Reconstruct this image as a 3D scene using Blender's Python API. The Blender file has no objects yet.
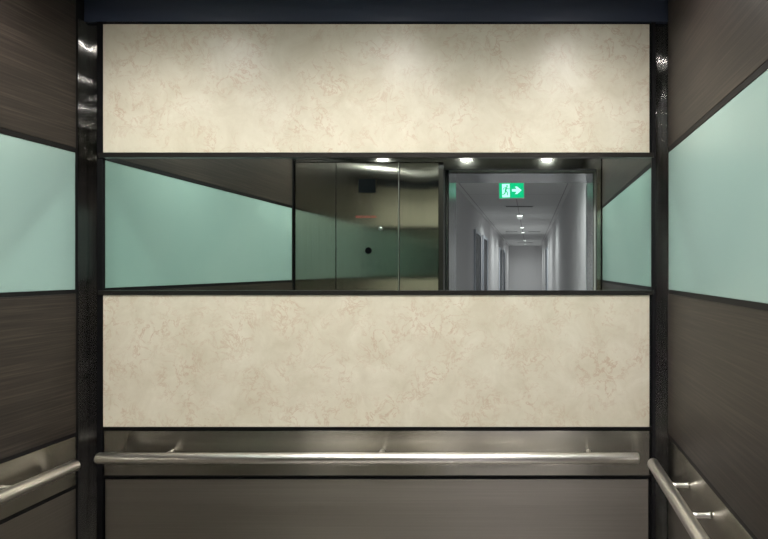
import bpy, bmesh, math, random
from mathutils import Vector, Matrix

C = bpy.context.scene.collection
SC = bpy.context.scene
PI = math.pi

# ------------------------------------------------------------------ camera, world, exposure
cam_d = bpy.data.cameras.new('camera')
cam = bpy.data.objects.new('camera', cam_d); C.objects.link(cam)
cam_d.sensor_fit = 'HORIZONTAL'; cam_d.sensor_width = 36.0
cam_d.lens = 36.0 * 560 / 768
cam_d.shift_x = -146 / 768; cam_d.shift_y = 0.0
cam_d.clip_start = 0.02; cam_d.clip_end = 80
cam.location = (0, -1.63, 1.45); cam.rotation_euler = (PI/2, 0, 0)
SC.camera = cam

w = bpy.data.worlds.new('world'); SC.world = w; w.use_nodes = True
w.node_tree.nodes['Background'].inputs[0].default_value = (0.02, 0.022, 0.025, 1)
w.node_tree.nodes['Background'].inputs[1].default_value = 0.3
SC.view_settings.view_transform = 'Standard'
SC.view_settings.look = 'None'
SC.view_settings.gamma = 1
SC.view_settings.use_curve_mapping = False
SC.view_settings.exposure = 0.40
SC.cycles.max_bounces = 14
SC.cycles.glossy_bounces = 10
SC.cycles.diffuse_bounces = 5
SC.cycles.caustics_reflective = True
SC.cycles.blur_glossy = 0.0
SC.cycles.use_guiding = True
SC.cycles.use_adaptive_sampling = False
SC.cycles.sample_clamp_indirect = 80

LIGHT_X = (-1.06, -0.46, 0.12)
LIGHT_Y = (-0.42, -1.20)
CEIL = 2.25
LENS_R, LENS_E, BEAM_W = 0.034, 120.0, 21.0
WARM = (1.0, 0.96, 0.90)

def spot(name, loc, power, col, size=PI*0.84, blend=0.6, r=0.035):
    l = bpy.data.lights.new(name, 'SPOT'); l.energy = power; l.color = col
    l.spot_size = size; l.spot_blend = blend; l.shadow_soft_size = r
    o = bpy.data.objects.new(name, l); o.location = loc; C.objects.link(o)
    return o
for yy in LIGHT_Y:
    for xx in LIGHT_X:
        spot('cab_lamp', (xx, yy, CEIL-0.006), BEAM_W, WARM, math.radians(150), 1.0, 0.034)
COR_LAMPS = [(5.6-0.9, 0.10), (9.85, .055), (12.7, .055), (14.4, .055), (18.4, .055), (21.0, .055)]
for d, r in COR_LAMPS:
    spot('corridor_lamp', (-0.18, -(d-1.63), 2.375), 44.0, (1.0, 0.945, 0.965), PI*0.95, 1.0, 0.05)

# ------------------------------------------------------------------ materials
def lin(c):
    return tuple(((v/255)/12.92 if v/255 <= .04045 else ((v/255+.055)/1.055)**2.4) for v in c) + (1,)
def mat(name, col, rough=.5, metal=0.0, spec=.5, emit=None, es=0.0, coat=0.0, coat_r=.1):
    m = bpy.data.materials.new(name); m.use_nodes = True
    b = m.node_tree.nodes['Principled BSDF']
    b.inputs['Base Color'].default_value = col if len(col) == 4 else tuple(col)+(1,)
    b.inputs['Roughness'].default_value = rough
    b.inputs['Metallic'].default_value = metal
    b.inputs['Specular IOR Level'].default_value = spec
    b.inputs['Coat Weight'].default_value = coat
    b.inputs['Coat Roughness'].default_value = coat_r
    if emit:
        b.inputs['Emission Color'].default_value = tuple(emit)+(1,)
        b.inputs['Emission Strength'].default_value = es
    return m
def nd(m, t, **k):
    n = m.node_tree.nodes.new(t)
    for a, v in k.items(): setattr(n, a, v)
    return n
def lk(m, a, b): m.node_tree.links.new(a, b)
def coords(m, scale, off=(0, 0, 0)):
    tc = nd(m, 'ShaderNodeTexCoord'); mp = nd(m, 'ShaderNodeMapping')
    mp.inputs['Scale'].default_value = scale; mp.inputs['Location'].default_value = off
    lk(m, tc.outputs['Object'], mp.inputs['Vector'])
    return mp.outputs['Vector']
def noise(m, vec, scale, detail=4, rough=.55, dist=0.0):
    n = nd(m, 'ShaderNodeTexNoise')
    n.inputs['Scale'].default_value = scale; n.inputs['Detail'].default_value = detail
    n.inputs['Roughness'].default_value = rough; n.inputs['Distortion'].default_value = dist
    lk(m, vec, n.inputs['Vector'])
    return n.outputs['Fac']
def ramp(m, fac, stops):
    r = nd(m, 'ShaderNodeValToRGB')
    e = r.color_ramp.elements
    while len(e) < len(stops): e.new(.5)
    for i, (p, c) in enumerate(stops):
        e[i].position = p; e[i].color = c if len(c) == 4 else tuple(c)+(1,)
    lk(m, fac, r.inputs['Fac'])
    return r.outputs['Color']
def mix(m, fac, a, b, mode='MIX'):
    x = nd(m, 'ShaderNodeMix', data_type='RGBA', blend_type=mode)
    if isinstance(fac, float): x.inputs[0].default_value = fac
    else: lk(m, fac, x.inputs[0])
    for s, v in ((6, a), (7, b)):
        if isinstance(v, tuple): x.inputs[s].default_value = v
        else: lk(m, v, x.inputs[s])
    return x.outputs[2]
def bsdf(m): return m.node_tree.nodes['Principled BSDF']
def bump(m, h, strength, dist=.001):
    b = nd(m, 'ShaderNodeBump'); b.inputs['Strength'].default_value = strength; b.inputs['Distance'].default_value = dist
    lk(m, h, b.inputs['Height']); lk(m, b.outputs['Normal'], bsdf(m).inputs['Normal'])

# cream stone laminate with soft pinkish brown veining
def stone_mat(name, off):
    m = mat(name, (.6, .55, .45), .33, spec=.36)
    v = coords(m, (1, 1, 1), off)
    base = ramp(m, noise(m, v, 9.5, 9, .68, .6), [(.32, lin((212, 205, 184))), (.5, lin((221, 215, 196))), (.68, lin((230, 225, 208)))])
    n2 = noise(m, v, 23, 9, .66, .6)
    a = nd(m, 'ShaderNodeMath', operation='SUBTRACT'); a.inputs[1].default_value = .5; lk(m, n2, a.inputs[0])
    b = nd(m, 'ShaderNodeMath', operation='ABSOLUTE'); lk(m, a.outputs[0], b.inputs[0])
    vein = ramp(m, b.outputs[0], [(.0, (1.0,)*3), (.012, (.5,)*3), (.03, (0,)*3)])
    mask = ramp(m, noise(m, v, 9.0, 5, .6, .4), [(.40, (0,)*3), (.64, (1,)*3)])
    vm = mix(m, 1.0, vein, mask, 'MULTIPLY')
    bw = nd(m, 'ShaderNodeRGBToBW'); lk(m, vm, bw.inputs[0])
    c1 = mix(m, bw.outputs[0], base, lin((202, 180, 156)))
    n3 = noise(m, v, 34, 8, .75, .6)
    fl = ramp(m, n3, [(.60, (0,)*3), (.74, (.3,)*3)])
    bw2 = nd(m, 'ShaderNodeRGBToBW'); lk(m, fl, bw2.inputs[0])
    c2 = mix(m, bw2.outputs[0], c1, lin((206, 190, 166)))
    lk(m, c2, bsdf(m).inputs['Base Color'])
    return m
def wood_mat(name, off=(0, 0, 0)):
    m = mat(name, (.07, .06, .05), .42, spec=.4)
    v = coords(m, (2.2, 2.2, 130), off)
    v2 = coords(m, (1.2, 1.2, 28), off)
    c = ramp(m, noise(m, v, 1.6, 5, .6, .25), [(.30, lin((28, 25, 22))), (.5, lin((44, 38, 34))), (.68, lin((64, 56, 50)))])
    c2 = ramp(m, noise(m, v2, 1.3, 3), [(.3, (.82,)*3), (.7, (1.1,)*3)])
    lk(m, mix(m, 1.0, c, c2, 'MULTIPLY'), bsdf(m).inputs['Base Color'])
    bump(m, noise(m, v, 1.6, 5, .6, .25), .25, .0008)
    return m
# brushed metal; axis = the direction in which reflections smear
def steel_mat(name, col, rough, aniso=0.0, tangent=(1, 0, 0), grain=(1, 1, 1), vary=.06):
    m = mat(name, col, rough, 1.0)
    b = bsdf(m)
    if aniso:
        b.inputs['Anisotropic'].default_value = aniso
        if tangent == (1, 0, 0):     # sideways along whatever upright face it is on
            g = nd(m, 'ShaderNodeNewGeometry'); t = nd(m, 'ShaderNodeVectorMath', operation='CROSS_PRODUCT')
            lk(m, g.outputs['Normal'], t.inputs[0]); t.inputs[1].default_value = (0, 0, 1)
        else:
            t = nd(m, 'ShaderNodeCombineXYZ')
            for i in range(3): t.inputs[i].default_value = tangent[i]
        lk(m, t.outputs[0], b.inputs['Tangent'])
    v = coords(m, grain)
    n = noise(m, v, 1.0, 3)
    c = ramp(m, n, [(.3, tuple(x*(1-vary) for x in col[:3])), (.7, tuple(min(1, x*(1+vary)) for x in col[:3]))])
    lk(m, c, b.inputs['Base Color'])
    return m

M = {}
M['stone_up'] = stone_mat('cream_stone_upper', (3.1, 0, 1.7))
M['stone_low'] = stone_mat('cream_stone_lower', (7.4, 0, 5.2))
M['wood'] = wood_mat('dark_brown_grain')
M['mirror'] = mat('mirror_glass', (.70, .80, .755), 0.0, 1.0)
M['black'] = mat('black_trim', (.005, .005, .006), .5, spec=.25)
M['bronze'] = mat('dark_bronze_trim', (.035, .033, .03), .32, .6)
M['header'] = mat('flare_tinted_header', (.05, .064, .10), .22, 0, .6)  # dark header, base colour raised towards blue to imitate lens flare
M['post'] = steel_mat('dark_polished_steel', (.26, .26, .25), .11, 1.0, (1, 0, 0), (200, 200, 1.0))
bump(M['post'], noise(M['post'], coords(M['post'], (1, 1, 0)), 4000, 0), 1.0, .0016)
def mint_mat():
    m = mat('mint_back_painted_glass', (.40, .61, .53), .33, spec=.45)
    v = coords(m, (1, 1, 1))
    c = ramp(m, noise(m, v, 2.0, 2), [(.3, (.295, .44, .41)), (.7, (.33, .475, .44))])
    lk(m, c, bsdf(m).inputs['Base Color'])
    return m
M['mint'] = mint_mat()
M['band'] = steel_mat('brushed_steel_band', (.36, .345, .30), .27, 1.0, (0, 0, 1), (2, 2, 260))
M['band_side'] = steel_mat('brushed_steel_side_band', (.36, .345, .30), .27, 1.0, (0, 0, 1), (2, 2, 260))
M['low'] = steel_mat('brushed_steel_lower', (.33, .31, .28), .42, .6, (0, 0, 1), (2, 2, 220))
M['low_side'] = steel_mat('brushed_steel_lower_side', (.33, .31, .28), .42, .6, (0, 0, 1), (2, 2, 220))
M['front'] = steel_mat('brushed_steel_front', (.38, .37, .33), .135, 1.0, (1, 0, 0), (220, 220, 1.5))
M['transom'] = steel_mat('steel_transom', (.33, .32, .30), .09, 0, grain=(2, 2, 2))
M['frame'] = mat('satin_steel_frame', (.42, .42, .43), .22, .55)
M['jamb'] = steel_mat('polished_steel_jamb', (.40, .40, .41), .16, .8, (0, 0, 1), (200, 200, 1))
M['rail'] = steel_mat('satin_steel_rail', (.84, .81, .77), .30, 0, grain=(3, 3, 3), vary=.02)
M['dark'] = mat('dark_void', (.004, .004, .004), .6)
M['ceil'] = mat('cab_ceiling', (.40, .40, .41), .35, .3)
def floor_mat():
    m = mat('grey_stone_floor', (.3, .28, .26), .4)
    lk(m, ramp(m, noise(m, coords(m, (1, 1, 1)), 60, 5), [(.35, (.30, .29, .27)), (.65, (.45, .43, .40))]), bsdf(m).inputs['Base Color'])
    return m
M['floor'] = floor_mat()
M['white'] = mat('corridor_paint', (.70, .69, .70), .6)
def ctile():
    m = mat('corridor_ceiling_tile', (.75, .75, .75), .7)
    v = coords(m, (1, 1, 1))
    b = nd(m, 'ShaderNodeTexBrick'); b.offset = 0
    b.inputs['Color1'].default_value = (.76, .76, .75, 1); b.inputs['Color2'].default_value = (.73, .73, .72, 1)
    b.inputs['Mortar'].default_value = (.36, .36, .37, 1)
    b.inputs['Scale'].default_value = 1.0; b.inputs['Mortar Size'].default_value = .006
    b.inputs['Brick Width'].default_value = .6; b.inputs['Row Height'].default_value = 1.2
    lk(m, v, b.inputs['Vector']); lk(m, b.outputs['Color'], bsdf(m).inputs['Base Color'])
    return m
M['ctile'] = ctile()
M['cdoor'] = mat('dark_grey_door', (.05, .053, .06), .5)
M['cframe'] = mat('pale_door_frame', (.62, .66, .72), .4)
M['carpet'] = mat('corridor_carpet', (.62, .60, .62), .9)
M['lens'] = mat('lamp_lens', (.9, .9, .85), .3, emit=WARM, es=LENS_E)
M['lens_c'] = mat('corridor_lamp_lens', (.9, .9, .9), .3, emit=(1, .98, .96), es=7)
M['bezel'] = mat('satin_bezel', (.5, .5, .5), .3, 1.0)
M['screen'] = mat('black_screen', (.004, .005, .006), .5, spec=.02)
M['red'] = mat('red_marking', (.38, .07, .06), .5)
M['green'] = mat('green_sign_face', (.0, .25, .12), .4, emit=(.0, .62, .25), es=.85)
M['picto'] = mat('pale_pictogram_face', (.6, .8, .8), .4, emit=(.55, .95, .95), es=.95)
M['housing'] = mat('white_sign_housing', (.6, .62, .62), .4)
M['slot'] = mat('vent_slot', (.03, .03, .032), .7)

# ------------------------------------------------------------------ mesh helpers
def bx(bm, x0, x1, y0, y1, z0, z1):
    x0, x1 = sorted((x0, x1)); y0, y1 = sorted((y0, y1)); z0, z1 = sorted((z0, z1))
    v = [bm.verts.new(p) for p in ((x0,y0,z0),(x1,y0,z0),(x1,y1,z0),(x0,y1,z0),(x0,y0,z1),(x1,y0,z1),(x1,y1,z1),(x0,y1,z1))]
    for f in ((0,3,2,1),(4,5,6,7),(0,1,5,4),(1,2,6,5),(2,3,7,6),(3,0,4,7)):
        bm.faces.new([v[i] for i in f])
def tube(bm, pts, radii, n=20, cap=True):
    pts = [Vector(p) for p in pts]
    rings = []
    up = None
    for i, p in enumerate(pts):
        a = pts[max(i-1, 0)]; b = pts[min(i+1, len(pts)-1)]
        t = (b-a).normalized()
        if up is None: up = t.orthogonal().normalized()
        up = (up - t*up.dot(t)).normalized(); s = t.cross(up)
        r = radii[i] if isinstance(radii, (list, tuple)) else radii
        rings.append([bm.verts.new(p + (up*math.cos(2*PI*k/n) + s*math.sin(2*PI*k/n))*r) for k in range(n)])
    for i in range(len(rings)-1):
        for k in range(n):
            f = bm.faces.new((rings[i][k], rings[i][(k+1) % n], rings[i+1][(k+1) % n], rings[i+1][k])); f.smooth = True
    if cap:
        bm.faces.new(rings[0][::-1]); bm.faces.new(rings[-1])
def poly(bm, pts, plane_y, thick):       # extruded outline in the x-z plane
    a = [bm.verts.new((x, plane_y, z)) for x, z in pts]; b = [bm.verts.new((x, plane_y-thick, z)) for x, z in pts]
    bm.faces.new(a); bm.faces.new(b[::-1])
    for i in range(len(pts)):
        j = (i+1) % len(pts); bm.faces.new((a[i], b[i], b[j], a[j]))
def obj(name, bm, m, parent=None, bevel=0.0, off=None, smooth=False):
    bmesh.ops.recalc_face_normals(bm, faces=bm.faces)
    if bevel:
        bmesh.ops.bevel(bm, geom=[e for e in bm.edges], offset=bevel, segments=2, affect='EDGES', profile=.6)
    me = bpy.data.meshes.new(name); bm.to_mesh(me); bm.free()
    me.materials.append(m)
    if smooth:
        for p in me.polygons: p.use_smooth = True
    o = bpy.data.objects.new(name, me); C.objects.link(o)
    if off: o.location = off
    if parent: o.parent = parent
    return o
def box_obj(name, b, m, parent=None, bevel=0.0):
    # geometry is kept about the box's own centre so the object sits where it stands
    bm = bmesh.new(); c = ((b[0]+b[1])/2, (b[2]+b[3])/2, (b[4]+b[5])/2)
    bx(bm, b[0]-c[0], b[1]-c[0], b[2]-c[1], b[3]-c[1], b[4]-c[2], b[5]-c[2])
    if parent is not None: c = tuple(Vector(c) - parent.location)
    return obj(name, bm, m, parent, bevel, c)
def tag(o, label, cat, group=None):
    o['label'] = label; o['category'] = cat
    if group: o['group'] = group
    return o
def struct(o):
    o['kind'] = 'structure'; return o
def thing(name, label, cat, loc, group=None):
    o = bpy.data.objects.new(name, None); C.objects.link(o); o.location = loc; o.empty_display_size = .1
    return tag(o, label, cat, group)
def copy_tree(o, loc, label):
    r = o.copy(); C.objects.link(r); r.location = loc; r['label'] = label
    for ch in list(o.children):
        c = ch.copy(); C.objects.link(c); c.parent = r
        for g in list(ch.children):
            d = g.copy(); C.objects.link(d); d.parent = c
    return r

# ------------------------------------------------------------------ dimensions
XL, XR = -1.281, 0.389            # faces of the side panels
SL, SR = -1.296, 0.404            # shell behind them
SB = 0.015                        # shell plane of the back wall
YF = -1.40                        # face of the front wall
Z_ST, Z_SB = 2.1645, 1.7905       # upper stone
Z_MT, Z_MB = 1.776, 1.389         # mirror
Z_LT, Z_LB = 1.3758, .9916        # lower stone
Z_BT, Z_BB = .980, .8505          # rail band
Z_PT = .8388                      # lower panel

# ------------------------------------------------------------------ room shell
struct(box_obj('floor', (SL-.08, SR+.08, YF-.17, SB+.08, -.08, 0), M['floor']))
struct(box_obj('ceiling', (SL-.08, SR+.08, YF-.06, SB+.08, CEIL, CEIL+.06), M['ceil']))
struct(box_obj('wall_back', (SL-.08, SR+.08, SB, SB+.08, 0, CEIL), M['black']))
struct(box_obj('wall_left', (SL-.08, SL, YF-.05, SB, 0, CEIL), M['black']))
struct(box_obj('wall_right', (SR, SR+.08, YF-.05, SB, 0, CEIL), M['black']))
DL, DR, DH = -.47, .36, 1.996      # door opening
bm = bmesh.new()
bx(bm, SL, DL-.002, YF-.05, YF-.014, 0, CEIL)
bx(bm, DR+.002, SR, YF-.05, YF-.014, 0, CEIL)
bx(bm, DL-.002, DR+.002, YF-.05, YF-.014, DH+.002, CEIL)
struct(obj('wall_front', bm, M['dark']))

# back wall panels
BXL, BXR = -1.243, .3478
tag(box_obj('stone_panel', (BXL, BXR, 0, SB, Z_SB, Z_ST), M['stone_up'], bevel=.0012),
    'long cream stone-look wall panel above the mirror, lit by ceiling lamps', 'wall panel')
tag(box_obj('stone_panel', (BXL, BXR, 0, SB, Z_LB, Z_LT), M['stone_low'], bevel=.0012),
    'long cream stone-look wall panel below the mirror and above the handrail', 'wall panel')
tag(box_obj('wall_mirror', (BXL-.001, BXR+.006, .006, SB, Z_MB-.006, Z_MT+.006), M['mirror']),
    'long horizontal mirror strip between the two cream stone panels', 'mirror')
tag(box_obj('steel_band', (BXL+.003, BXR, 0, SB, Z_BB, Z_BT), M['band'], bevel=.001),
    'brushed steel strip on the back wall right behind the handrail', 'wall panel')
tag(box_obj('lower_steel_panel', (BXL+.006, BXR-.003, 0, SB, .10, Z_PT), M['low'], bevel=.001),
    'grey brushed steel panel below the handrail strip on the back wall', 'wall panel')
tag(box_obj('header_panel', (SL+.001, SR-.001, -.004, SB, Z_ST+.006, CEIL-.001), M['header'], bevel=.001),
    'dark glossy header strip, tinted blue for lens flare, above the upper stone panel at the ceiling', 'header')
n = 0
def trim(b, m):
    global n
    n += 1
    return struct(box_obj('trim_%d' % n, b, m))
trim((BXL-.012, BXR+.013, -.003, SB, Z_MT, Z_MT+.0135), M['bronze'])
trim((BXL-.012, BXR+.013, -.003, SB, Z_MB-.0125, Z_MB), M['bronze'])
trim((BXL-.012, BXR+.013, .004, SB, Z_BT+.001, Z_LB-.001), M['black'])
trim((BXL-.012, BXR+.013, .004, SB, Z_PT+.001, Z_BB-.001), M['black'])
trim((BXL-.018, BXL-.002, .001, SB, .10, Z_ST+.005), M['black'])
trim((BXR+.007, BXR+.018, .001, SB, .10, Z_ST+.005), M['black'])

# corner posts: a concave L of dark polished steel
def corner_post(x, side, label):
    bm = bmesh.new()
    if side < 0:
        bx(bm, SL, -1.262, SB-.003, SB, .10, Z_ST+.005)
        bx(bm, SL, SL+.003, -.026, SB-.003, .10, Z_ST+.005)
    else:
        bx(bm, .3665, SR, SB-.003, SB, .10, Z_ST+.005)
        bx(bm, SR-.003, SR, -.03, SB-.003, .10, Z_ST+.005)
    tag(obj('corner_post', bm, M['post']), label, 'corner post', 'dark corner posts')
corner_post(SL, -1, 'dark polished steel corner post left of the mirror')
corner_post(SR, 1, 'dark polished steel corner post right of the mirror')

# side walls
YE0, YE1 = -.050, YF+.025
for s, X, S, side in ((-1, XL, SL, 'left'), (1, XR, SR, 'right')):
    trim((S, X + s*.004, YE0-.0, YE0+.012, .10, Z_ST+.05), M['black'])
    def sp(name, z0, z1, m, label, cat='wall panel'):
        tag(box_obj(name, (S-s*.0013, X, YE1, YE0, z0, z1), m, bevel=.0012), label, cat)
    sp('brown_panel', 1.794, CEIL-.004, M['wood'], 'dark brown fine-grained panel above the mint glass on the %s wall' % side)
    tag(box_obj('mint_glass_panel', (S-s*.0013, X + s*.002, YE1, YE0, 1.3936, 1.780), M['mint'], bevel=.0012),
        'mint green satin glass panel across the %s wall' % side, 'glass panel')
    sp('brown_panel', .990, 1.382, M['wood'], 'dark brown fine-grained panel below the mint glass on the %s wall' % side)
    sp('steel_band', .843, .979, M['band_side'], 'brushed steel strip behind the handrail of the %s wall' % side)
    sp('lower_steel_panel', .10, .832, M['low_side'], 'grey brushed steel panel below the handrail on the %s wall' % side)
    for z0, z1 in ((1.780, 1.794), (1.382, 1.3936), (.979, .990), (.832, .843)):
        trim((S, X + s*.001, YE1, YE0, z0, z1), M['black'])
    trim((S, X + s*.003, YF, YE1-.002, 0.0, CEIL-.004), M['black'])
# skirting
struct(box_obj('baseboard_back', (SL, SR, .002, SB, 0, .098), M['black']))
struct(box_obj('baseboard_left', (SL, XL, YF, .0, 0, .098), M['black']))
struct(box_obj('baseboard_right', (XR, SR, YF, .0, 0, .098), M['black']))

# ------------------------------------------------------------------ handrails
RZ, RR, PROT = .921, .0155, .060
def handrail(label, loc, p0, p1, nrm, brackets, PROT=PROT):
    """p0, p1: ends of the rail; nrm: direction from the rail to its wall."""
    t = thing('handrail', label, 'handrail', loc, 'round steel handrails')
    L = Vector(loc); p0 = Vector(p0)-L; p1 = Vector(p1)-L; nrm = Vector(nrm)
    d = (p1-p0).normalized()
    bm = bmesh.new(); e = .004
    tube(bm, [p0, p0+d*.0012, p0+d*e, p1-d*e, p1-d*.0012, p1], [RR-.004, RR-.0015, RR, RR, RR-.0015, RR-.004], 32)
    obj('rail', bm, M['rail'], t)
    for q in brackets:
        c = Vector(q)-L
        bm = bmesh.new()
        down = Vector((0, 0, -1))
        a = c + nrm*(RR-.003)
        pts = [a, a+nrm*.012, a+nrm*.026, c+nrm*(PROT-.010), c+nrm*(PROT-.004), c+nrm*(PROT-.0008)]
        tube(bm, pts, [.0060, .0058, .0058, .0058, .0062, .0072], 20)
        obj('bracket', bm, M['rail'], t)
    return t
handrail('long round steel handrail across the back wall under the stone panel', (-.46, -PROT, RZ),
         (-1.213, -PROT, RZ), (.306, -PROT, RZ), (0, 1, 0), [(x, -PROT, RZ) for x in (-1.04, -.43, .17)])
handrail('round steel handrail running along the left wall', (XL+.053, -.7, RZ),
         (XL+.053, -.116, RZ), (XL+.053, -1.32, RZ), (-1, 0, 0), [(XL+.053, y, RZ) for y in (-.275, -1.15)], .053)
handrail('round steel handrail running along the right wall with two brackets showing', (XR-.054, -.7, RZ),
         (XR-.054, -.100, RZ), (XR-.054, -1.32, RZ), (1, 0, 0), [(XR-.054, y, RZ) for y in (-.257, -.425, -1.15)], .054)

# ------------------------------------------------------------------ ceiling downlights
def downlight(name, loc, r, label, lens, group):
    t = thing(name, label, 'ceiling light', loc, group)
    bm = bmesh.new()
    prof = [(r*1.0, 0.0), (r*1.30, 0.0), (r*1.34, -.002), (r*1.25, -.005), (r*1.02, -.005)]
    N = 32
    rings = [[bm.verts.new((a*math.cos(2*PI*k/N), a*math.sin(2*PI*k/N), z)) for k in range(N)] for a, z in prof]
    for i in range(len(rings)):
        for k in range(N):
            a, b = rings[i], rings[(i+1) % len(rings)]
            bm.faces.new((a[k], a[(k+1) % N], b[(k+1) % N], b[k])).smooth = True
    obj('bezel', bm, M['bezel'], t)
    bm = bmesh.new()
    tube(bm, [(0, 0, 0), (0, 0, -.0025)], r, 32)
    obj('lens', bm, lens, t)
    return t
names = [('left', 'back wall'), ('middle', 'back wall'), ('right', 'back wall'), ('left', 'door side'), ('middle', 'door side'), ('right', 'door side')]
d0 = None
for i, yy in enumerate(LIGHT_Y):
    for j, xx in enumerate(LIGHT_X):
        lab = '%s round downlight in the ceiling row near the %s' % (('left', 'middle', 'right')[j], ('back wall', 'door')[i])
        if d0 is None: d0 = downlight('downlight', (xx, yy, CEIL), LENS_R, lab, M['lens'], 'ceiling downlights of the lift cab')
        else: copy_tree(d0, (xx, yy, CEIL), lab)

# ------------------------------------------------------------------ front wall of the cab (seen in the mirror)
def bowed_panel(name, x0, x1, z0, z1, tilt, m, parent=None, loc=(0, 0, 0), yaw=0.0):
    """steel sheet facing +y whose top edge leans a little, as thin sheet does"""
    bm = bmesh.new(); nx, nz = 16, 60; th = .004
    def yy(x, z):
        u = (x-x0)/(x1-x0); t = max(0.0, (z-(z1-.28))/.28)
        a = tilt[0]*(1-u)**2 + 2*tilt[1]*u*(1-u) + tilt[2]*u*u
        return YF + a*.28*t*t*.5 + yaw*(u-.5)
    g = []
    for j in range(nz+1):
        f = j/nz
        z = z0 + (z1-z0)*(1-(1-f)**2)
        g.append([bm.verts.new((x0+(x1-x0)*i/nx-loc[0], yy(x0+(x1-x0)*i/nx, z)-loc[1], z-loc[2])) for i in range(nx+1)])
    for j in range(nz):
        for i in range(nx):
            bm.faces.new((g[j][i], g[j][i+1], g[j+1][i+1], g[j+1][i])).smooth = True
    edge = [g[0][i] for i in range(nx+1)] + [g[j][nx] for j in range(1, nz+1)] + [g[nz][i] for i in range(nx-1, -1, -1)] + [g[j][0] for j in range(nz-1, 0, -1)]
    back = [bm.verts.new((v.co.x, YF-.013-loc[1], v.co.z)) for v in edge]
    for i in range(len(edge)):
        k = (i+1) % len(edge); bm.faces.new((edge[i], back[i], back[k], edge[k]))
    bm.faces.new(back)
    bm.normal_update()
    for e in bm.edges:
        if len(e.link_faces) == 2 and e.link_faces[0].smooth != e.link_faces[1].smooth: e.smooth = False
    return obj(name, bm, m, parent)
tag(bowed_panel('front_return_panel', XL+.004, -1.057, .02, 2.030, (-.0145, -.017, -.026), M['front']),
    'narrow brushed steel front panel between left wall and the control panel', 'wall panel')
tag(bowed_panel('front_return_panel', -.708, -.498, .02, 2.030, (-.046, -.068, -.045), M['front']),
    'brushed steel front panel between the control panel and the door opening', 'wall panel')
tag(box_obj('front_return_panel', (DR+.002, XR-.004, YF-.004, YF, .02, DH), M['front']),
    'very narrow steel front strip between the door opening and right wall', 'wall panel')
bm = bmesh.new()
bx(bm, XL, XR, YF-.004, YF, 2.034, CEIL-.003); bx(bm, DL, XR, YF-.004, YF, DH, 2.034)
tag(obj('door_transom', bm, M['transom']), 'brushed steel header strip over the lift doorway', 'header')
# control panel
cp = thing('control_panel', 'tall steel control panel with black display, red marking and round lock', 'control panel', (-.885, YF, 1.0))
bowed_panel('face_plate', -1.052, -.7145, .02, 2.030, (-.027, -.035, -.043), M['front'], cp, (-.885, YF, 1.0))
e = box_obj('hinge_edge', (-.7145, -.711, YF-.003, YF+.004, .02, 2.03), M['bezel'], cp); e['label'] = 'bright polished edge'
ds = box_obj('display_screen', (-.932, -.837, YF+.0005, YF+.004, 1.866, 1.942), M['screen'], cp, .001)
bm = bmesh.new()
for (a, b, c, d) in ((-.9345, -.8345, 1.942, 1.9445), (-.9345, -.8345, 1.8635, 1.866), (-.9345, -.932, 1.866, 1.942), (-.837, -.8345, 1.866, 1.942)):
    bx(bm, a+.885, b+.885, .0005, .003, c-1, d-1)
obj('display_bezel', bm, M['front'], cp)
bm = bmesh.new(); random.seed(4)
x = -.945
for k in range(11):
    wdt = .0078
    bx(bm, x+.885, x+.885+.0018, .0004, .0012, .730, .742)
    if k % 3 != 1: bx(bm, x+.885, x+.885+wdt*.8, .0004, .0012, .7395, .742)
    if k % 2: bx(bm, x+.885, x+.885+wdt*.8, .0004, .0012, .730, .7325)
    if k % 4 < 3: bx(bm, x+.885+wdt*.6, x+.885+wdt*.85, .0004, .0012, .730, .742)
    x += wdt*1.32
obj('red_marking', bm, M['red'], cp)
bm = bmesh.new(); tube(bm, [(-.878+.885, .0003, .553), (-.878+.885, .004, .553)], [.019, .017], 28); sp_ = obj('speaker_port', bm, M['screen'], cp)
bm = bmesh.new(); tube(bm, [(-.811+.885, .0003, .672), (-.811+.885, .008, .672), (-.811+.885, .012, .672)], [.011, .010, .006], 24); obj('lock_barrel', bm, M['bezel'], cp)

# door opening: cab door leaf, landing door leaf, steel landing frame
box_jl = tag(box_obj('door_edge_strip', (-.496, DL, YF-.05, YF, .02, DH), M['bronze']), 'dark steel edge strip on the left of the lift doorway', 'trim strip')
def leaf(name, y0, x1, label, m):
    t = thing(name, label, 'sliding door', (-.9, (y0+y0-.03)/2, 0))
    box_obj('door_leaf', (-1.34, x1, y0-.03, y0, .012, 2.06), m, t, .002)
    box_obj('rubber_edge', (x1, x1+.006, y0-.024, y0-.006, .02, 2.05), M['black'], t)
    return t
leaf('cab_door', -1.462, -.474, 'steel sliding door of the cab pushed open behind the front panels', M['jamb'])
leaf('landing_door', -1.515, -.466, 'steel sliding landing door pushed open beyond the cab door', M['jamb'])
YA, YB = -1.57, -1.91
bm = bmesh.new()
bx(bm, -1.45, DL-.006, YB+.004, YA, 0, 2.45); bx(bm, DR+.006, .70, YB+.004, YA, 0, 2.45); bx(bm, DL-.006, DR+.006, YB+.004, YA, 2.006, 2.45)
struct(obj('wall_landing', bm, M['white']))
df = thing('landing_door_frame', 'polished steel door frame of the landing beyond the cab doorway', 'door frame', (-.055, -1.74, 0))
box_obj('jamb', (DL-.006, DL, YB-.006, YA+.002, 0, 2.0), M['frame'], df)
box_obj('jamb', (DR, DR+.006, YB-.006, YA+.002, 0, 2.0), M['frame'], df)
box_obj('head', (DL-.006, DR+.006, YB-.006, YA+.002, 2.0, 2.006), M['frame'], df)
box_obj('architrave', (DL-.05, DL-.006, YB-.006, YB, 0, 2.05), M['frame'], df)
box_obj('architrave', (DR+.006, DR+.05, YB-.006, YB, 0, 2.05), M['frame'], df)
box_obj('architrave', (DL-.006, DR+.006, YB-.006, YB, 2.006, 2.05), M['frame'], df)

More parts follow.
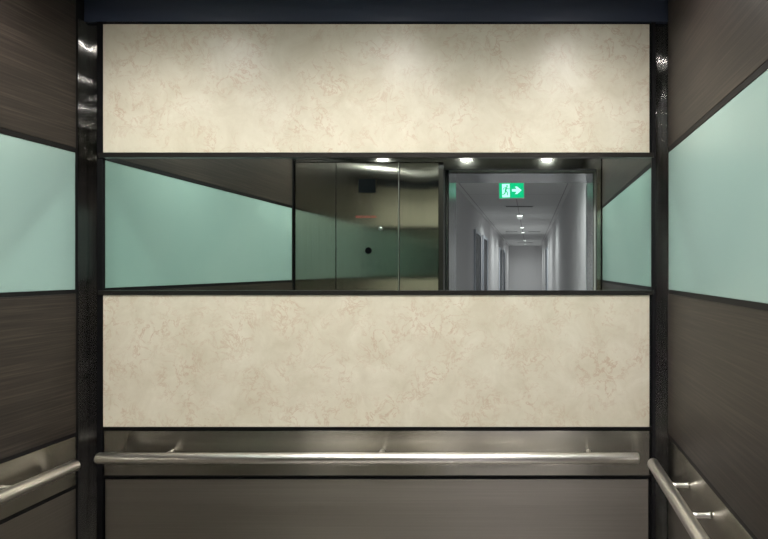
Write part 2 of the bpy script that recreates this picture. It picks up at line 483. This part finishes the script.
et = box_obj('edge_trim', (DR-.003, DR+.004, YB-.022, YB-.006, 0, 1.985), M['cframe'], df); et['label'] = 'pale edge strip'
# ------------------------------------------------------------------ corridor beyond the door
def Y(d): return -(d-1.63)
CX0, CX1, CZ = -.84, .474, 2.40
YE = Y(22.5)
struct(box_obj('floor_corridor', (CX0-.1, CX1+.1, YE-.1, YF-.17, -.08, 0), M['carpet']))
struct(box_obj('ceiling_corridor', (CX0-.1, CX1+.1, YE-.1, YB, CZ, CZ+.06), M['ctile']))
struct(box_obj('wall_corridor_left', (CX0-.1, CX0, YE-.1, YB, 0, CZ), M['white']))
struct(box_obj('wall_corridor_right', (CX1, CX1+.1, YE-.1, YB, 0, CZ), M['white']))
struct(box_obj('wall_corridor_end', (CX0, CX1, YE-.1, YE, 0, CZ), M['white']))
def cdoor(k, side, da, db, label):
    X = CX0 if side < 0 else CX1; s = -side
    t = struct(bpy.data.objects.new('door_%d' % k, None)); C.objects.link(t); t.location = (X, (Y(da)+Y(db))/2, 0)
    t['label'] = label
    f = .05
    box_obj('door_leaf', (X, X+s*.012, Y(da), Y(db), .01, 2.0), M['cdoor'], t)
    box_obj('door_frame', (X, X+s*.03, Y(da)+f, Y(da), 0, 2.05), M['cframe'], t)
    box_obj('door_frame', (X, X+s*.03, Y(db), Y(db)-f, 0, 2.05), M['cframe'], t)
    box_obj('door_frame', (X, X+s*.03, Y(da), Y(db), 2.0, 2.05), M['cframe'], t)
    bm = bmesh.new(); hy = Y(db)+.08-t.location.y
    tube(bm, [(s*.012, hy, 1.02), (s*.05, hy, 1.02), (s*.055, hy+.01, 1.02), (s*.055, hy+.11, 1.02)], .008, 12)
    obj('door_handle', bm, M['bezel'], t)
cdoor(1, -1, 8.4, 9.3, 'nearest dark door on the left side of the corridor')
cdoor(2, -1, 9.85, 10.8, 'second dark door on the left side of the corridor')
cdoor(3, -1, 15.2, 16.2, 'third dark door on the left side of the corridor')
cdoor(4, -1, 17.4, 18.4, 'farthest dark door on the left side of the corridor')
cdoor(5, 1, 14.8, 16.0, 'dark door on the right side of the corridor')

ordn = ['nearest', 'second', 'third', 'fourth', 'fifth', 'farthest']
c0 = None
for i, (d, r) in enumerate(COR_LAMPS):
    lab = '%s round white downlight along the corridor ceiling' % ordn[i]
    loc = (-.18, Y(d), CZ)
    if c0 is None: c0 = downlight('corridor_downlight', loc, .055, lab, M['lens_c'], 'corridor ceiling downlights')
    else: copy_tree(c0, loc, lab)
def vent(x0, x1, d, label):
    t = thing('ceiling_vent', label, 'ceiling vent', ((x0+x1)/2, Y(d), CZ), 'corridor ceiling vents')
    box_obj('vent_plate', (x0, x1, Y(d)-.06, Y(d)+.06, CZ-.006, CZ), M['housing'], t)
    for k in (-.03, 0, .03):
        box_obj('slot', (x0+.02, x1-.02, Y(d)+k-.010, Y(d)+k+.010, CZ-.008, CZ-.006), M['slot'], t)
vent(-.38, .06, 8.4, 'grey ceiling vent nearest the lift, just beyond the exit sign')
vent(-.62, -.30, 14.0, 'dark slotted ceiling vent left of the corridor downlights')
vent(-.06, .27, 14.0, 'dark slotted ceiling vent right of the corridor downlights')
vent(-.45, .10, 19.8, 'dark slotted ceiling vent far down the corridor')

# exit sign
sx, sy, sz = -.195, Y(5.9), 2.285
ex = thing('exit_sign', 'green lit exit sign with running figure and arrow hanging in corridor', 'exit sign', (sx, sy, sz))
ex.rotation_euler = (0, math.radians(-1.5), 0)
bm = bmesh.new(); bx(bm, -.136, .136, -.03, 0, -.090, .086); obj('housing', bm, M['housing'], ex, .004)
bm = bmesh.new(); bx(bm, -.129, .129, 0, .002, -.080, .080); obj('sign_face', bm, M['green'], ex)
bm = bmesh.new(); bx(bm, -.100, -.018, .002, .003, -.072, .070); pf = obj('pictogram_panel', bm, M['picto'], ex)
# the running figure, drawn in green on the pale panel (heading towards the arrow)
bm = bmesh.new(); N = 14
poly(bm, [(-.046+.0095*math.cos(2*PI*k/N), .047+.0095*math.sin(2*PI*k/N)) for k in range(N)], .0045, .0015)
def limb(a, b, wa, wb):
    a = Vector((a[0], a[1])); b = Vector((b[0], b[1])); d = (b-a).normalized(); p = Vector((-d.y, d.x))
    poly(bm, [tuple(a+p*wa), tuple(b+p*wb), tuple(b-p*wb), tuple(a-p*wa)], .0045, .0015)
limb((-.052, .035), (-.064, -.006), .009, .008)       # trunk
limb((-.050, .032), (-.034, .014), .0035, .003); limb((-.034, .014), (-.022, .022), .003, .003)
limb((-.056, .034), (-.080, .026), .0035, .003); limb((-.080, .026), (-.088, .008), .003, .003)
limb((-.064, -.004), (-.044, -.020), .006, .005); limb((-.044, -.020), (-.044, -.052), .005, .004)
limb((-.064, -.004), (-.072, -.034), .006, .005); limb((-.072, -.034), (-.096, -.042), .005, .004)
obj('running_figure', bm, M['green'], ex)
bm = bmesh.new()
poly(bm, [(.004, .014), (.052, .014), (.036, .040), (.060, .040), (.108, 0), (.060, -.040), (.036, -.040), (.052, -.014), (.004, -.014)], .0040, .0020)
obj('arrow', bm, M['picto'], ex)
bm = bmesh.new(); bx(bm, -.06, .06, -.026, -.004, .086, CZ-sz-.003); obj('ceiling_mount', bm, M['housing'], ex)
